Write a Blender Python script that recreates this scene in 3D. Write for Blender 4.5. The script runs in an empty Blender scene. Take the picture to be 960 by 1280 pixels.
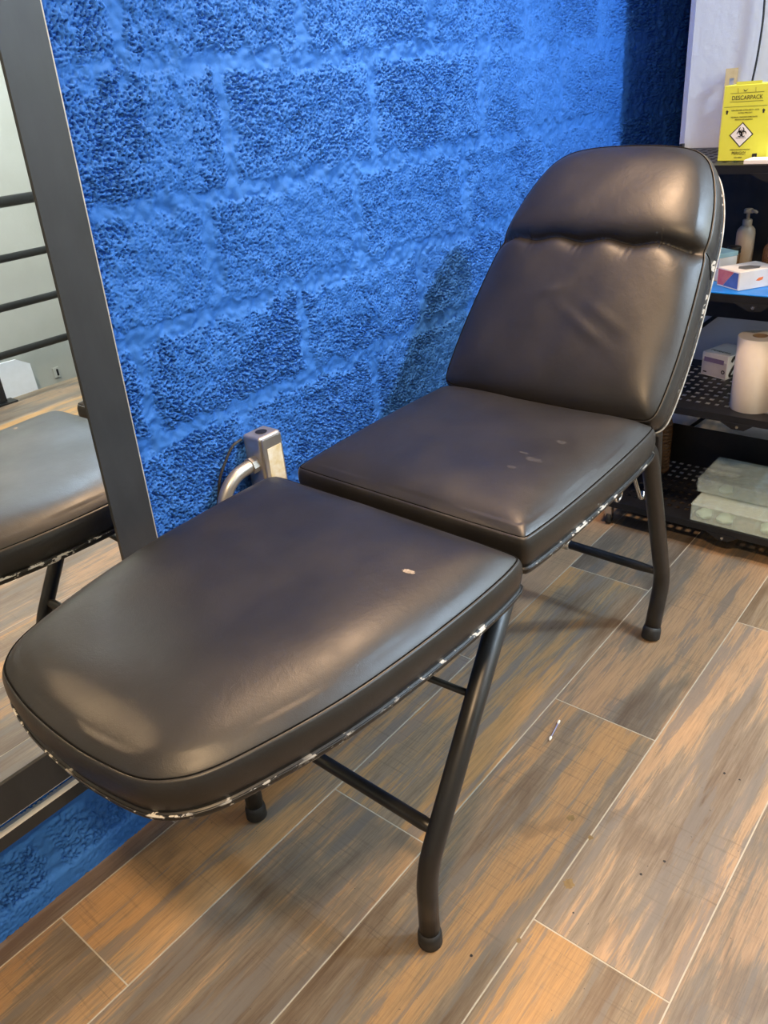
import bpy, bmesh, math, random
import numpy as np
from mathutils import Vector, Matrix
random.seed(4)
rng = np.random.default_rng(7)
S = bpy.context.scene
COL = S.collection
PI = math.pi

# ------------------------------------------------------------------ materials
def mat(name, color=(.5, .5, .5), rough=.5, metal=0., spec=.5, alpha=None, trans=0.):
    m = bpy.data.materials.new(name); m.use_nodes = True
    b = m.node_tree.nodes['Principled BSDF']
    b.inputs['Base Color'].default_value = (*color, 1)
    b.inputs['Roughness'].default_value = rough
    b.inputs['Metallic'].default_value = metal
    b.inputs['Specular IOR Level'].default_value = spec
    b.inputs['Transmission Weight'].default_value = trans
    if alpha is not None: b.inputs['Alpha'].default_value = alpha
    return m

class NT:
    """tiny node-graph helper"""
    def __init__(s, m):
        s.t = m.node_tree; s.b = s.t.nodes['Principled BSDF']
    def n(s, typ, ins=None, **props):
        x = s.t.nodes.new(typ)
        for k, v in props.items(): setattr(x, k, v)
        for k, v in (ins or {}).items(): s.set(x, k, v)
        return x
    def set(s, x, k, v):
        if isinstance(v, bpy.types.NodeSocket): s.t.links.new(v, x.inputs[k])
        else: x.inputs[k].default_value = v
    def out(s, k, sock): s.t.links.new(sock, s.b.inputs[k])
    def obj(s): return s.n('ShaderNodeTexCoord').outputs['Object']
    def mapping(s, vec, scale=(1, 1, 1), loc=(0, 0, 0), rot=(0, 0, 0)):
        return s.n('ShaderNodeMapping', {'Vector': vec, 'Scale': scale, 'Location': loc, 'Rotation': rot}).outputs[0]
    def noise(s, vec, scale, detail=3., rough=.5, dist=0.):
        return s.n('ShaderNodeTexNoise', {'Vector': vec, 'Scale': scale, 'Detail': detail, 'Roughness': rough, 'Distortion': dist}).outputs['Fac']
    def ramp(s, fac, stops, interp='LINEAR'):
        r = s.n('ShaderNodeValToRGB', {'Fac': fac}); e = r.color_ramp; e.interpolation = interp
        while len(e.elements) < len(stops): e.elements.new(.5)
        for el, (p, c) in zip(e.elements, stops):
            el.position = p; el.color = (*c, 1) if isinstance(c, tuple) else (c, c, c, 1)
        return r.outputs['Color']
    def mix(s, fac, a, b, mode='MIX'):
        x = s.n('ShaderNodeMix', data_type='RGBA', blend_type=mode)
        s.set(x, 0, fac)
        for i, v in ((6, a), (7, b)):
            if isinstance(v, tuple): v = (*v, 1)
            s.set(x, i, v)
        return x.outputs[2]
    def math(s, op, a, b=0., c=0.):
        x = s.n('ShaderNodeMath', operation=op)
        for i, v in enumerate((a, b, c)): s.set(x, i, v)
        return x.outputs[0]
    def bump(s, h, strength=.3, dist=.002, normal=None):
        x = s.n('ShaderNodeBump', {'Height': h, 'Strength': strength, 'Distance': dist})
        if normal is not None: s.set(x, 'Normal', normal)
        return x.outputs[0]

M = {}
def leather():
    m = mat('black_leather', rough=.4, spec=.58); k = NT(m); o = k.obj()
    n1 = k.noise(o, 7., 4., .6)
    c = k.ramp(n1, [(.3, (.010, .0092, .0086)), (.7, (.017, .0154, .0142))])
    sc = k.noise(k.mapping(o, (1, 2.2, 1)), 26., 5., .65, .4)
    c = k.mix(k.ramp(sc, [(.66, 0.), (.78, .35)]), c, (.042, .039, .037))
    k.out('Base Color', c)
    k.out('Roughness', k.ramp(k.noise(o, 15., 4.), [(.3, .38), (.7, .48)]))
    g = k.n('ShaderNodeTexVoronoi', {'Vector': o, 'Scale': 620.}).outputs['Distance']
    b1 = k.bump(g, .10, .0006)
    w = k.noise(k.mapping(o, (1, 1, 1)), 55., 5., .6, .6)
    k.out('Normal', k.bump(w, .06, .006, b1))
    return m
def chipped(name, amt, base=(.012, .012, .012)):
    m = mat(name, rough=.42); k = NT(m); o = k.obj()
    n = k.noise(k.mapping(o, (1, 1, 1.2)), 42., 5., .62)
    f = k.ramp(n, [(amt, 0.), (amt + .015, 1.)])
    big = k.noise(o, 5.5, 2.)
    f2 = k.math('MULTIPLY', f, k.ramp(big, [(.42, 0.), (.5, 1.)]))
    k.out('Base Color', k.mix(f2, base, (.62, .6, .55)))
    return m
def wood_floor():
    m = mat('wood_tile', rough=.42, spec=.45); k = NT(m); o = k.obj()
    tid = k.n('ShaderNodeAttribute', attribute_name='tile').outputs['Fac']
    off = k.n('ShaderNodeCombineXYZ', {'X': k.math('MULTIPLY', tid, 37.), 'Y': k.math('MULTIPLY', tid, 11.), 'Z': k.math('MULTIPLY', tid, 5.)}).outputs[0]
    v = k.n('ShaderNodeVectorMath', {0: o, 1: off}, operation='ADD').outputs[0]
    st = k.mapping(v, (1., 6.5, 1))
    patch = k.noise(k.mapping(v, (.75, 5.0, 1)), 1.5, 7., .58, .15)
    fine = k.noise(k.mapping(v, (2.2, 55., 1)), 5., 8., .75, .25)
    mid = k.noise(k.mapping(v, (1.5, 20., 1)), 4.5, 6., .7, .5)
    knot = k.noise(k.mapping(v, (2., 5., 1)), 2.6, 2., .5, 2.2)
    tone = k.math('ADD', k.math('MULTIPLY', patch, .68), k.math('ADD', k.math('MULTIPLY', mid, .22), k.math('MULTIPLY', fine, .10)))
    c = k.ramp(tone, [(.36, (.16, .112, .075)), (.42, (.23, .175, .125)), (.465, (.29, .235, .175)), (.490, (.34, .265, .185)),
                      (.505, (.47, .32, .195)), (.57, (.56, .36, .205)), (.66, (.43, .295, .175))])
    rings = k.n('ShaderNodeTexWave', {'Vector': k.mapping(v, (.35, 3.2, 1)), 'Scale': 3.2, 'Distortion': 9., 'Detail': 3., 'Detail Scale': .9}).outputs['Fac']
    c = k.mix(k.math('MULTIPLY', k.ramp(rings, [(.80, 0.), (.95, .4)]), k.ramp(k.noise(v, 2.3, 1.), [(.54, 0.), (.62, 1.)])), c, (.17, .12, .08))
    c = k.mix(k.math('MULTIPLY', k.ramp(fine, [(.34, .9), (.56, 0.)]), .5), c, (.12, .088, .062))
    gr = k.noise(k.mapping(v, (1.0, 12., 1)), 2.2, 7., .66, .2)
    c = k.mix(k.ramp(gr, [(.54, 0.), (.58, .72)]), c, (.225, .20, .175))
    sawn = k.noise(k.mapping(v, (60., 3., 1)), 3., 3., .6)
    c = k.mix(k.math('MULTIPLY', k.ramp(sawn, [(.55, 0.), (.72, .5)]), k.ramp(k.noise(v, 4.), [(.45, 0.), (.6, 1.)])), c, (.13, .10, .075))
    speck = k.noise(o, 150., 2., .5)
    c = k.mix(k.ramp(speck, [(.74, 0.), (.77, .8)]), c, (.035, .028, .022))
    grey = k.n('ShaderNodeHueSaturation', {'Color': c, 'Saturation': k.math('ADD', .98, k.math('MULTIPLY', k.math('FRACT', k.math('MULTIPLY', tid, 7.31)), .30)),
               'Value': k.math('ADD', .64, k.math('MULTIPLY', k.math('FRACT', k.math('MULTIPLY', tid, 3.77)), .26))}).outputs[0]
    k.out('Base Color', grey)
    k.out('Roughness', k.ramp(mid, [(.3, .36), (.7, .5)]))
    k.out('Normal', k.bump(fine, .12, .001))
    return m
def blue_paint():
    m = mat('blue_paint', (.018, .105, .46), .75, spec=.25); k = NT(m); o = k.obj()
    n = k.noise(o, 4., 3.)
    c = k.ramp(n, [(.3, (.022, .125, .46)), (.7, (.036, .165, .56))])
    # bare and scuffed flecks near the joints
    w = k.noise(k.mapping(o, (1, 1, .55)), 30., 5., .7)
    reg = k.noise(o, 1.9, 1.)
    c = k.mix(k.math('MULTIPLY', k.ramp(w, [(.70, 0.), (.76, .5)]), k.ramp(reg, [(.55, 0.), (.62, 1.)])), c, (.35, .45, .7))
    k.out('Base Color', c)
    k.out('Normal', k.bump(k.noise(o, 260., 3., .6), .18, .0020))
    return m
def plaster(name, c0, c1, bumps=.3):
    m = mat(name, c0, .7, spec=.3); k = NT(m); o = k.obj()
    k.out('Base Color', k.ramp(k.noise(o, 3., 4.), [(.3, c0), (.7, c1)]))
    h = k.math('ADD', k.noise(o, 55., 4., .6), k.math('MULTIPLY', k.noise(o, 9., 3.), 2.))
    k.out('Normal', k.bump(h, bumps, .004))
    return m
def dark_steel(name, c, rough=.42, met=.6):
    m = mat(name, c, rough, met); k = NT(m); o = k.obj()
    n = k.noise(k.mapping(o, (3, 3, .8)), 6., 5., .65)
    k.out('Base Color', k.ramp(n, [(.3, c), (.75, tuple(min(1, x * 1.35) for x in c))]))
    k.out('Roughness', k.ramp(k.noise(o, 20., 4.), [(.3, rough - .06), (.7, rough + .08)]))
    return m
def speckled(name, c0, c1, scale, rough=.5, metal=0.):
    m = mat(name, c0, rough, metal); k = NT(m)
    k.out('Base Color', k.ramp(k.noise(k.obj(), scale, 4., .6), [(.35, c0), (.65, c1)]))
    return m

M['leather'] = leather()
M['seam'] = speckled('seam_thread', (.004, .004, .004), (.007, .007, .006), 60., .9)
M['seam'].node_tree.nodes['Principled BSDF'].inputs['Specular IOR Level'].default_value = .05
M['tray'] = chipped('chipped_black_paint', .56)
M['rim'] = chipped('worn_edge_paint', .50)
M['rim_back'] = speckled('grey_white_edge', (.22, .22, .21), (.55, .55, .53), 60., .4)  # thin greyish white line around the back tray
M['leg'] = dark_steel('black_enamel', (.012, .012, .012), .36, .0)
M['rubber'] = speckled('black_rubber', (.012, .012, .012), (.02, .02, .02), 80., .6)
M['chrome'] = dark_steel('worn_chrome', (.55, .55, .55), .22, 1.)
M['frame'] = dark_steel('gunmetal_frame', (.034, .038, .044), .40, .3)
M['edge'] = speckled('bright_cut_edge', (.6, .6, .58), (.8, .8, .78), 30., .35, .5)
M['mirror'] = mat('silvered_glass', (.88, .89, .86), .0, 1.); 
_k = NT(M['mirror']); _k.out('Roughness', _k.ramp(_k.noise(_k.obj(), 6., 3.), [(.4, .004), (.8, .016)]))
M['blue'] = blue_paint()
M['white_wall'] = plaster('white_plaster', (.82, .84, .86), (.87, .88, .89), .35)
M['grey_wall'] = plaster('grey_plaster', (.42, .42, .36), (.47, .47, .41), .2)
M['ceil'] = plaster('ceiling_paint', (.50, .46, .41), (.56, .52, .46), .1)
M['floor'] = wood_floor()
M['grout'] = speckled('grout', (.40, .36, .28), (.48, .43, .34), 40., .8)
M['alu'] = dark_steel('cast_aluminium', (.42, .41, .39), .38, .85)
M['pipe'] = dark_steel('galvanised_pipe', (.36, .35, .33), .36, .8)
M['sticker'] = speckled('aged_sticker', (.80, .77, .66), (.66, .55, .30), 45., .6)
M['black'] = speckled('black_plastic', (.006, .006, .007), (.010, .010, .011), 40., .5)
M['rack'] = dark_steel('black_powder_coat', (.006, .007, .010), .46, .0)
M['cord'] = speckled('black_cord', (.012, .012, .014), (.02, .02, .02), 90., .5)
M['yellow'] = speckled('yellow_card', (.68, .72, .06), (.72, .76, .08), 12., .5)
M['kraft'] = speckled('kraft_card', (.46, .33, .17), (.52, .38, .21), 60., .75)
M['white'] = speckled('white_card', (.78, .79, .80), (.83, .84, .85), 20., .5)
M['ink'] = speckled('black_ink', (.01, .01, .01), (.015, .015, .015), 50., .6)
M['orange'] = speckled('orange_ink', (.85, .20, .05), (.9, .25, .07), 50., .6)
M['teal'] = speckled('pale_teal_card', (.30, .55, .66), (.36, .6, .7), 20., .5)
M['violet'] = speckled('violet_print', (.20, .16, .30), (.26, .2, .36), 30., .5)
M['greyprint'] = speckled('grey_print', (.50, .49, .55), (.58, .57, .62), 20., .5)
M['darkgrey'] = speckled('dark_grey_print', (.10, .11, .12), (.16, .17, .18), 40., .5)
M['redprint'] = speckled('red_print', (.5, .12, .17), (.56, .2, .22), 30., .5)
M['blueprint'] = speckled('blue_print', (.06, .12, .40), (.09, .17, .5), 30., .5)
M['bluemat'] = speckled('blue_plastic', (.01, .20, .75), (.015, .24, .8), 20., .4)
M['paper'] = speckled('paper_roll', (.74, .70, .65), (.79, .75, .70), 14., .85)
M['tube'] = speckled('card_core', (.30, .20, .12), (.36, .25, .16), 40., .85)
M['pump'] = speckled('beige_plastic', (.46, .36, .26), (.50, .40, .29), 12., .45)
M['clear'] = mat('frosted_plastic', (.74, .90, .87), .2, alpha=.26)
_k = NT(M['clear']); _k.out('Roughness', _k.ramp(_k.noise(_k.obj(), 30., 3.), [(.3, .18), (.7, .34)]))
M['film'] = mat('crinkled_clear_film', (.62, .78, .92), .10, spec=1., alpha=.14)
_k = NT(M['film']); _k.out('Normal', _k.bump(_k.n('ShaderNodeTexVoronoi', {'Vector': _k.obj(), 'Scale': 38.}).outputs['Distance'], .9, .01))
M['mint'] = speckled('mint_foam', (.40, .62, .54), (.5, .7, .62), 40., .6)
M['amber'] = mat('amber_plastic', (.42, .22, .10), .12, trans=.7)
_k = NT(M['amber']); _k.out('Base Color', _k.ramp(_k.noise(_k.obj(), 9., 2.), [(.3, (.38, .2, .09)), (.7, (.5, .28, .13))]))
M['cotton'] = speckled('cotton', (.82, .81, .77), (.88, .87, .83), 300., .9)
M['stick'] = speckled('blue_stick', (.28, .30, .52), (.34, .36, .58), 90., .4)
M['pale'] = speckled('pale_strip', (.88, .87, .82), (.93, .92, .88), 20., .4)
M['hide'] = speckled('torn_backing', (.20, .16, .12), (.40, .34, .27), 160., .85)
M['worn'] = speckled('rubbed_leather', (.028, .026, .025), (.05, .047, .045), 120., .45)
M['stain'] = speckled('brown_stain', (.16, .10, .04), (.24, .16, .06), 70., .5)
M['panel'] = speckled('white_panel', (.86, .86, .85), (.9, .9, .9), 20., .5)

# ------------------------------------------------------------------ mesh helpers
def link(name, me, m, parent=None, smooth=False):
    o = bpy.data.objects.new(name, me); COL.objects.link(o)
    for x in (m if isinstance(m, (list, tuple)) else [m]): me.materials.append(x)
    if smooth:
        for p in me.polygons: p.use_smooth = True
    if parent: o.parent = parent
    return o
def obj(name, bm, m, parent=None, smooth=False, loc=None, rot=None):
    bmesh.ops.recalc_face_normals(bm, faces=bm.faces)
    me = bpy.data.meshes.new(name); bm.to_mesh(me); bm.free()
    o = link(name, me, m, parent, smooth)
    if loc: o.location = loc
    if rot: o.rotation_euler = rot
    return o
def from_py(name, vs, fs, m, parent=None, smooth=False):
    me = bpy.data.meshes.new(name); me.from_pydata(vs, [], fs); me.update()
    bm = bmesh.new(); bm.from_mesh(me); bmesh.ops.recalc_face_normals(bm, faces=bm.faces); bm.to_mesh(me); bm.free()
    return link(name, me, m, parent, smooth)
def empty(name, loc, label, cat, rz=0., group=None):
    o = bpy.data.objects.new(name, None); COL.objects.link(o)
    o.empty_display_size = .05
    o.location = loc; o.rotation_euler = (0, 0, rz); o['label'] = label; o['category'] = cat
    if group: o['group'] = group
    return o
def tag(o, label, cat, group=None, kind=None):
    o['label'] = label; o['category'] = cat
    if group: o['group'] = group
    if kind: o['kind'] = kind
    return o
def struct(o): o['kind'] = 'structure'; return o
def box(bm, lo, hi, bev=0., seg=2):
    r = bmesh.ops.create_cube(bm, size=1.)
    vs = r['verts']
    for v in vs: v.co = Vector([lo[i] + (v.co[i] + .5) * (hi[i] - lo[i]) for i in range(3)])
    if bev:
        es = list({e for v in vs for e in v.link_edges})
        bmesh.ops.bevel(bm, geom=es, offset=bev, segments=seg, affect='EDGES', profile=.7)
    return bm
def B(lo, hi, bev=0., seg=2): return box(bmesh.new(), lo, hi, bev, seg)
def tube(bm, pts, r, n=16, closed=False, cap=True):
    """swept round bar through pts (r may be a list)"""
    P = [Vector(p) for p in pts]; N = len(P)
    R = r if isinstance(r, (list, tuple)) else [r] * N
    tang = []
    for i in range(N):
        a = P[(i - 1) % N] if (closed or i > 0) else P[i]; b = P[(i + 1) % N] if (closed or i < N - 1) else P[i]
        tang.append((b - a).normalized())
    up = Vector((0, 0, 1)) if abs(tang[0].z) < .9 else Vector((1, 0, 0))
    x = tang[0].cross(up).normalized(); rings = []
    for i in range(N):
        x = (x - tang[i] * x.dot(tang[i])).normalized(); y = tang[i].cross(x)
        rings.append([bm.verts.new(P[i] + R[i] * (math.cos(2 * PI * k / n) * x + math.sin(2 * PI * k / n) * y)) for k in range(n)])
    for i in range(N if closed else N - 1):
        A, Bq = rings[i], rings[(i + 1) % N]
        for k in range(n): bm.faces.new((A[k], A[(k + 1) % n], Bq[(k + 1) % n], Bq[k]))
    if cap and not closed:
        bm.faces.new(rings[0][::-1]); bm.faces.new(rings[-1])
    return bm
def T(pts, r, n=16, closed=False): return tube(bmesh.new(), pts, r, n, closed)
def smooth_path(pts, n=10, rad=None):
    """Catmull-Rom through points"""
    P = [Vector(p) for p in pts]; out = []
    for i in range(len(P) - 1):
        p0 = P[max(i - 1, 0)]; p1 = P[i]; p2 = P[i + 1]; p3 = P[min(i + 2, len(P) - 1)]
        for k in range(n):
            t = k / n
            out.append(.5 * ((2 * p1) + (-p0 + p2) * t + (2 * p0 - 5 * p1 + 4 * p2 - p3) * t * t + (-p0 + 3 * p1 - 3 * p2 + p3) * t ** 3))
    out.append(P[-1]); return out
def fillet(pts, rad, n=6):
    P = [Vector(p) for p in pts]; out = [P[0]]
    for i in range(1, len(P) - 1):
        a = (P[i - 1] - P[i]).normalized(); b = (P[i + 1] - P[i]).normalized()
        s, e = P[i] + a * rad, P[i] + b * rad
        for k in range(n + 1):
            t = k / n; out.append((1 - t) ** 2 * s + 2 * t * (1 - t) * P[i] + t * t * e)
    out.append(P[-1]); return out
def lathe(prof, n=32, c=(0, 0, 0)):
    bm = bmesh.new(); rings = []
    for r, z in prof:
        if r < 1e-6: rings.append([bm.verts.new((c[0], c[1], c[2] + z))])
        else: rings.append([bm.verts.new((c[0] + r * math.cos(2 * PI * k / n), c[1] + r * math.sin(2 * PI * k / n), c[2] + z)) for k in range(n)])
    for A, Q in zip(rings, rings[1:]):
        for k in range(n):
            k2 = (k + 1) % n
            f = [A[k % len(A)], A[k2 % len(A)], Q[k2 % len(Q)], Q[k % len(Q)]]
            f = [v for i, v in enumerate(f) if v not in f[:i]]
            if len(f) > 2:
                try: bm.faces.new(f)
                except ValueError: pass
    return bm
def prism(pts, d):
    """extrude polygon pts (3-D) by vector d"""
    bm = bmesh.new(); d = Vector(d)
    a = [bm.verts.new(p) for p in pts]; b = [bm.verts.new(Vector(p) + d) for p in pts]
    bm.faces.new(a[::-1]); bm.faces.new(b)
    for i in range(len(a)):
        j = (i + 1) % len(a); bm.faces.new((a[i], a[j], b[j], b[i]))
    return bm
def text_mesh(name, s, size, m, parent, mtx, align='CENTER', stretch=1., depth=.0002):
    cu = bpy.data.curves.new(name, 'FONT'); cu.body = s; cu.size = size; cu.align_x = align; cu.align_y = 'CENTER'; cu.extrude = depth; cu.resolution_u = 3
    t = bpy.data.objects.new(name + '_tmp', cu); COL.objects.link(t)
    me = bpy.data.meshes.new_from_object(t.evaluated_get(bpy.context.evaluated_depsgraph_get()))
    bpy.data.objects.remove(t); bpy.data.curves.remove(cu)
    me.transform(mtx @ Matrix.Diagonal((stretch, 1, 1, 1))); me.name = name
    return link(name, me, m, parent)

# ------------------------------------------------------------------ camera
def camera():
    yaw, pitch, roll = .839556, .489981, -.0934287
    cy, sy, cp, sp = math.cos(yaw), math.sin(yaw), math.cos(pitch), math.sin(pitch)
    f = Vector((sy * cp, cy * cp, -sp)); r = Vector((cy, -sy, 0)); u = r.cross(f)
    r2 = math.cos(roll) * r + math.sin(roll) * u; u2 = -math.sin(roll) * r + math.cos(roll) * u
    m = Matrix((r2, u2, -f)).transposed().to_4x4(); m.translation = Vector((0, -1.1986, 1.30186))
    cam = bpy.data.cameras.new('camera'); cam.sensor_fit = 'VERTICAL'; cam.sensor_height = 36.; cam.lens = 36. * 1000 / 1280
    cam.clip_start = .02
    o = bpy.data.objects.new('camera', cam); COL.objects.link(o); o.matrix_world = m
    S.camera = o
camera()

# ------------------------------------------------------------------ the setting
XB = 2.55            # face of the white wall
def grid_axis(segs):
    out = []
    for a, b, s in segs:
        n = max(1, round((b - a) / s)); out += [a + (b - a) * i / n for i in range(n)]
    out.append(segs[-1][1]); return np.array(out)
def band_noise(n, step, lo, hi, seed):
    """periodic noise with wavelengths between lo and hi (m)"""
    g = np.random.default_rng(seed).standard_normal((n, n)); F = np.fft.rfft2(g)
    fx = np.fft.fftfreq(n, step)[:, None]; fy = np.fft.rfftfreq(n, step)[None, :]
    k = np.sqrt(fx ** 2 + fy ** 2) + 1e-9
    F *= np.exp(-(k * lo * .6) ** 4) * (1 - np.exp(-(k * hi) ** 2)); a = np.fft.irfft2(F, s=(n, n)); return a / a.std()
def block_wall():
    xs = grid_axis([(-1.3, .05, .05), (.05, .6, .003), (.6, 2.5, .002), (2.5, 3.3, .006), (3.3, 3.7, .05)])
    zs = grid_axis([(0., .36, .003), (.36, 1.56, .002), (1.56, 2.1, .005), (2.1, 2.7, .03)])
    X, Z = np.meshgrid(xs, zs)
    st = .002; n = 1024
    def samp(a, dx=0, dz=0):
        return a[(np.round(Z / st).astype(int) + dz) % n, (np.round(X / st).astype(int) + dx) % n]
    pore = band_noise(n, st, .0085, .019, 1); pore2 = band_noise(n, st, .005, .010, 2)
    low = band_noise(n, st, .06, .25, 3); low2 = band_noise(n, st, .025, .08, 5); lb = band_noise(n, st, .3, 1.2, 9)
    # beds and perpends measured from the photograph
    beds = [2.755, 2.555, 2.355, 2.155, 1.955, 1.755, 1.555, 1.355, 1.155, .955, .767, .567, .367, .167, -.03]
    xph = [.2, 0, .2, 0, .2, 0, .216, 0., .32, .124, .33, .12, .3, .1]
    wob = samp(low) * .0065 + samp(low2, 77, 31) * .0028
    dm = np.full(X.shape, 9.); bid = np.zeros(X.shape)
    for i in range(len(beds) - 1):
        top, bot = beds[i], beds[i + 1]
        inrow = (Z <= top) & (Z > bot)
        k = (X - (1.019 + xph[i])) / .4
        dx = np.abs(k - np.round(k)) * .4 + wob * .6
        dz = np.minimum(top - Z, Z - bot) + wob
        d = np.minimum(dx, dz)
        dm = np.where(inrow, d, dm)
        bid = np.where(inrow, np.floor(k) * 7.13 + i * 3.7, bid)
    t = np.clip((dm - .006) / .019, 0, 1); body = t * t * (3 - 2 * t)           # 0 on mortar, 1 on the block face
    coarse = np.abs(np.sin(bid * 12.9898) * 43758.5453) % 1.                      # each block's own coarseness
    p = .8 * samp(pore) + .75 * samp(pore2, 40, 90) + .5 * samp(lb) + .25 * samp(low, 5, 300)
    th = 1.15 - .6 * coarse
    pit = np.clip((p - th) / .38, 0, 1); pit = pit * pit * (3 - 2 * pit)
    gran = samp(pore2, 300, 100)
    h = body * (.0042 + .0007 * samp(low2, 10, 60) + .0009 * gran - (.0085 + .004 * coarse) * pit) \
        + (1 - body) * (.0009 * samp(low2) + .00012 * gran) + .0012 * samp(low, 200, 30)
    # coat of mortar thickens where wall meets floor
    sk = np.clip((.052 - Z) / .012, 0, 1); h = h * (1 - .75 * sk) + sk * .007
    h = h * np.where(X < .05, .12, 1.) * (1 - .9 * np.clip((Z - 1.95) / .15, 0, 1))
    Y = -h
    V = np.stack([X, Y, Z], -1).reshape(-1, 3).astype(np.float32)
    nx, nz = len(xs), len(zs)
    i = np.arange(nz - 1)[:, None] * nx + np.arange(nx - 1)[None, :]
    Fq = np.stack([i, i + 1, i + nx + 1, i + nx], -1).reshape(-1, 4).astype(np.int32)
    me = bpy.data.meshes.new('wall_left')
    me.vertices.add(len(V)); me.vertices.foreach_set('co', V.ravel())
    me.loops.add(Fq.size); me.loops.foreach_set('vertex_index', Fq.ravel())
    me.polygons.add(len(Fq)); me.polygons.foreach_set('loop_start', np.arange(0, Fq.size, 4, dtype=np.int32)); me.polygons.foreach_set('loop_total', np.full(len(Fq), 4, np.int32))
    me.polygons.foreach_set('use_smooth', np.ones(len(Fq), bool))
    me.update(calc_edges=True)
    struct(link('wall_left', me, M['blue']))
    struct(obj('trim_1', B((-1.3, .004, 0), (3.7, .12, 2.7)), M['blue']))      # the wall's own thickness behind its face
block_wall()

def floor():
    # plank tiles; rows run along x, joints where the photograph shows them
    ys = [.0, -.052] + [-.265 - .2425 * i for i in range(14)]
    ph = {1: .285, 2: .805, 3: 1.309, 4: .79, 5: .25}
    L = 1.035; g = .0013
    vs, fs, tid = [], [], []
    rr = random.Random(34)
    for r in range(len(ys) - 1):
        y1, y0 = ys[r] - g, ys[r + 1] + g
        if y0 < -3.02: y0 = -3.02
        if y0 >= y1: continue
        p = ph.get(r, rr.uniform(0, L))
        k0 = math.floor((-1.5 - p) / L)
        for k in range(k0, k0 + 7):
            x0, x1 = p + k * L + g, p + (k + 1) * L - g
            x0, x1 = max(x0, -1.5), min(x1, 3.7)
            if x1 <= x0: continue
            b = len(vs); e = .0006
            vs += [(x0, y0, -.0005), (x1, y0, -.0005), (x1, y1, -.0005), (x0, y1, -.0005), (x0 + e, y0 + e, 0), (x1 - e, y0 + e, 0), (x1 - e, y1 - e, 0), (x0 + e, y1 - e, 0)]
            fs += [(b + 4, b + 5, b + 6, b + 7), (b, b + 1, b + 5, b + 4), (b + 1, b + 2, b + 6, b + 5), (b + 2, b + 3, b + 7, b + 6), (b + 3, b, b + 4, b + 7)]
            tid += [rr.uniform(0, 1)] * 5
    nf = len(fs); b = len(vs)
    x0, x1, y0, y1, z0, z1 = -1.5, 3.7, -3.02, .1, -.25, -.0006
    vs += [(x0, y0, z1), (x1, y0, z1), (x1, y1, z1), (x0, y1, z1), (x0, y0, z0), (x1, y0, z0), (x1, y1, z0), (x0, y1, z0)]
    fs += [(b, b + 1, b + 2, b + 3), (b + 4, b + 7, b + 6, b + 5), (b, b + 4, b + 5, b + 1), (b + 1, b + 5, b + 6, b + 2), (b + 2, b + 6, b + 7, b + 3), (b + 3, b + 7, b + 4, b)]
    tid += [0.] * 6
    me = bpy.data.meshes.new('floor'); me.from_pydata(vs, [], fs); me.update()
    a = me.attributes.new('tile', 'FLOAT', 'FACE'); a.data.foreach_set('value', tid)
    o = link('floor', me, [M['floor'], M['grout']])
    for i in range(nf, len(fs)): me.polygons[i].material_index = 1
    return struct(o)
FLOOR = floor()
# white wall behind the rack: a rounded outer corner, the blue wall runs on behind it
def back_wall():
    xs = [XB + .10, XB + .02, XB + .004, XB, XB, XB, XB]
    pts = [(3.7, -.20), (XB + .14, -.20), (XB + .03, -.203), (XB + .008, -.211), (XB, -.228)]
    bm = bmesh.new()
    outline = pts + [(XB, -1.9), (3.7, -1.9)]
    a = [bm.verts.new((x, y, 0)) for x, y in outline]; b = [bm.verts.new((x, y, 2.7)) for x, y in outline]
    for i in range(len(a)):
        j = (i + 1) % len(a); bm.faces.new((a[i], a[j], b[j], b[i]))
    bm.faces.new(a); bm.faces.new(b)
    struct(obj('wall_back', bm, M['white_wall']))
back_wall()
struct(obj('wall_right', B((-1.5, -4.12, -1.6), (3.7, -4.0, 2.7)), M['grey_wall']))
struct(obj('wall_end', B((3.7, -4.12, -1.6), (3.82, .12, 2.7)), M['grey_wall']))
struct(obj('wall_front', B((-1.62, -4.12, -1.6), (-1.5, .12, 2.7)), M['grey_wall']))
struct(obj('ceiling', B((-1.62, -4.12, 2.7), (3.7, .12, 2.8)), M['ceil']))
struct(obj('trim_2', B((-1.5, -4.0, -1.65), (3.7, -2.9, -1.6)), M['grout']))   # floor of the level below the railing

# ------------------------------------------------------------------ the chair
CH = empty('treatment_chair', (1., -.413, 0), 'black leather reclining treatment chair with three cushions on black tubular legs', 'chair', math.radians(-1.2))

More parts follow.
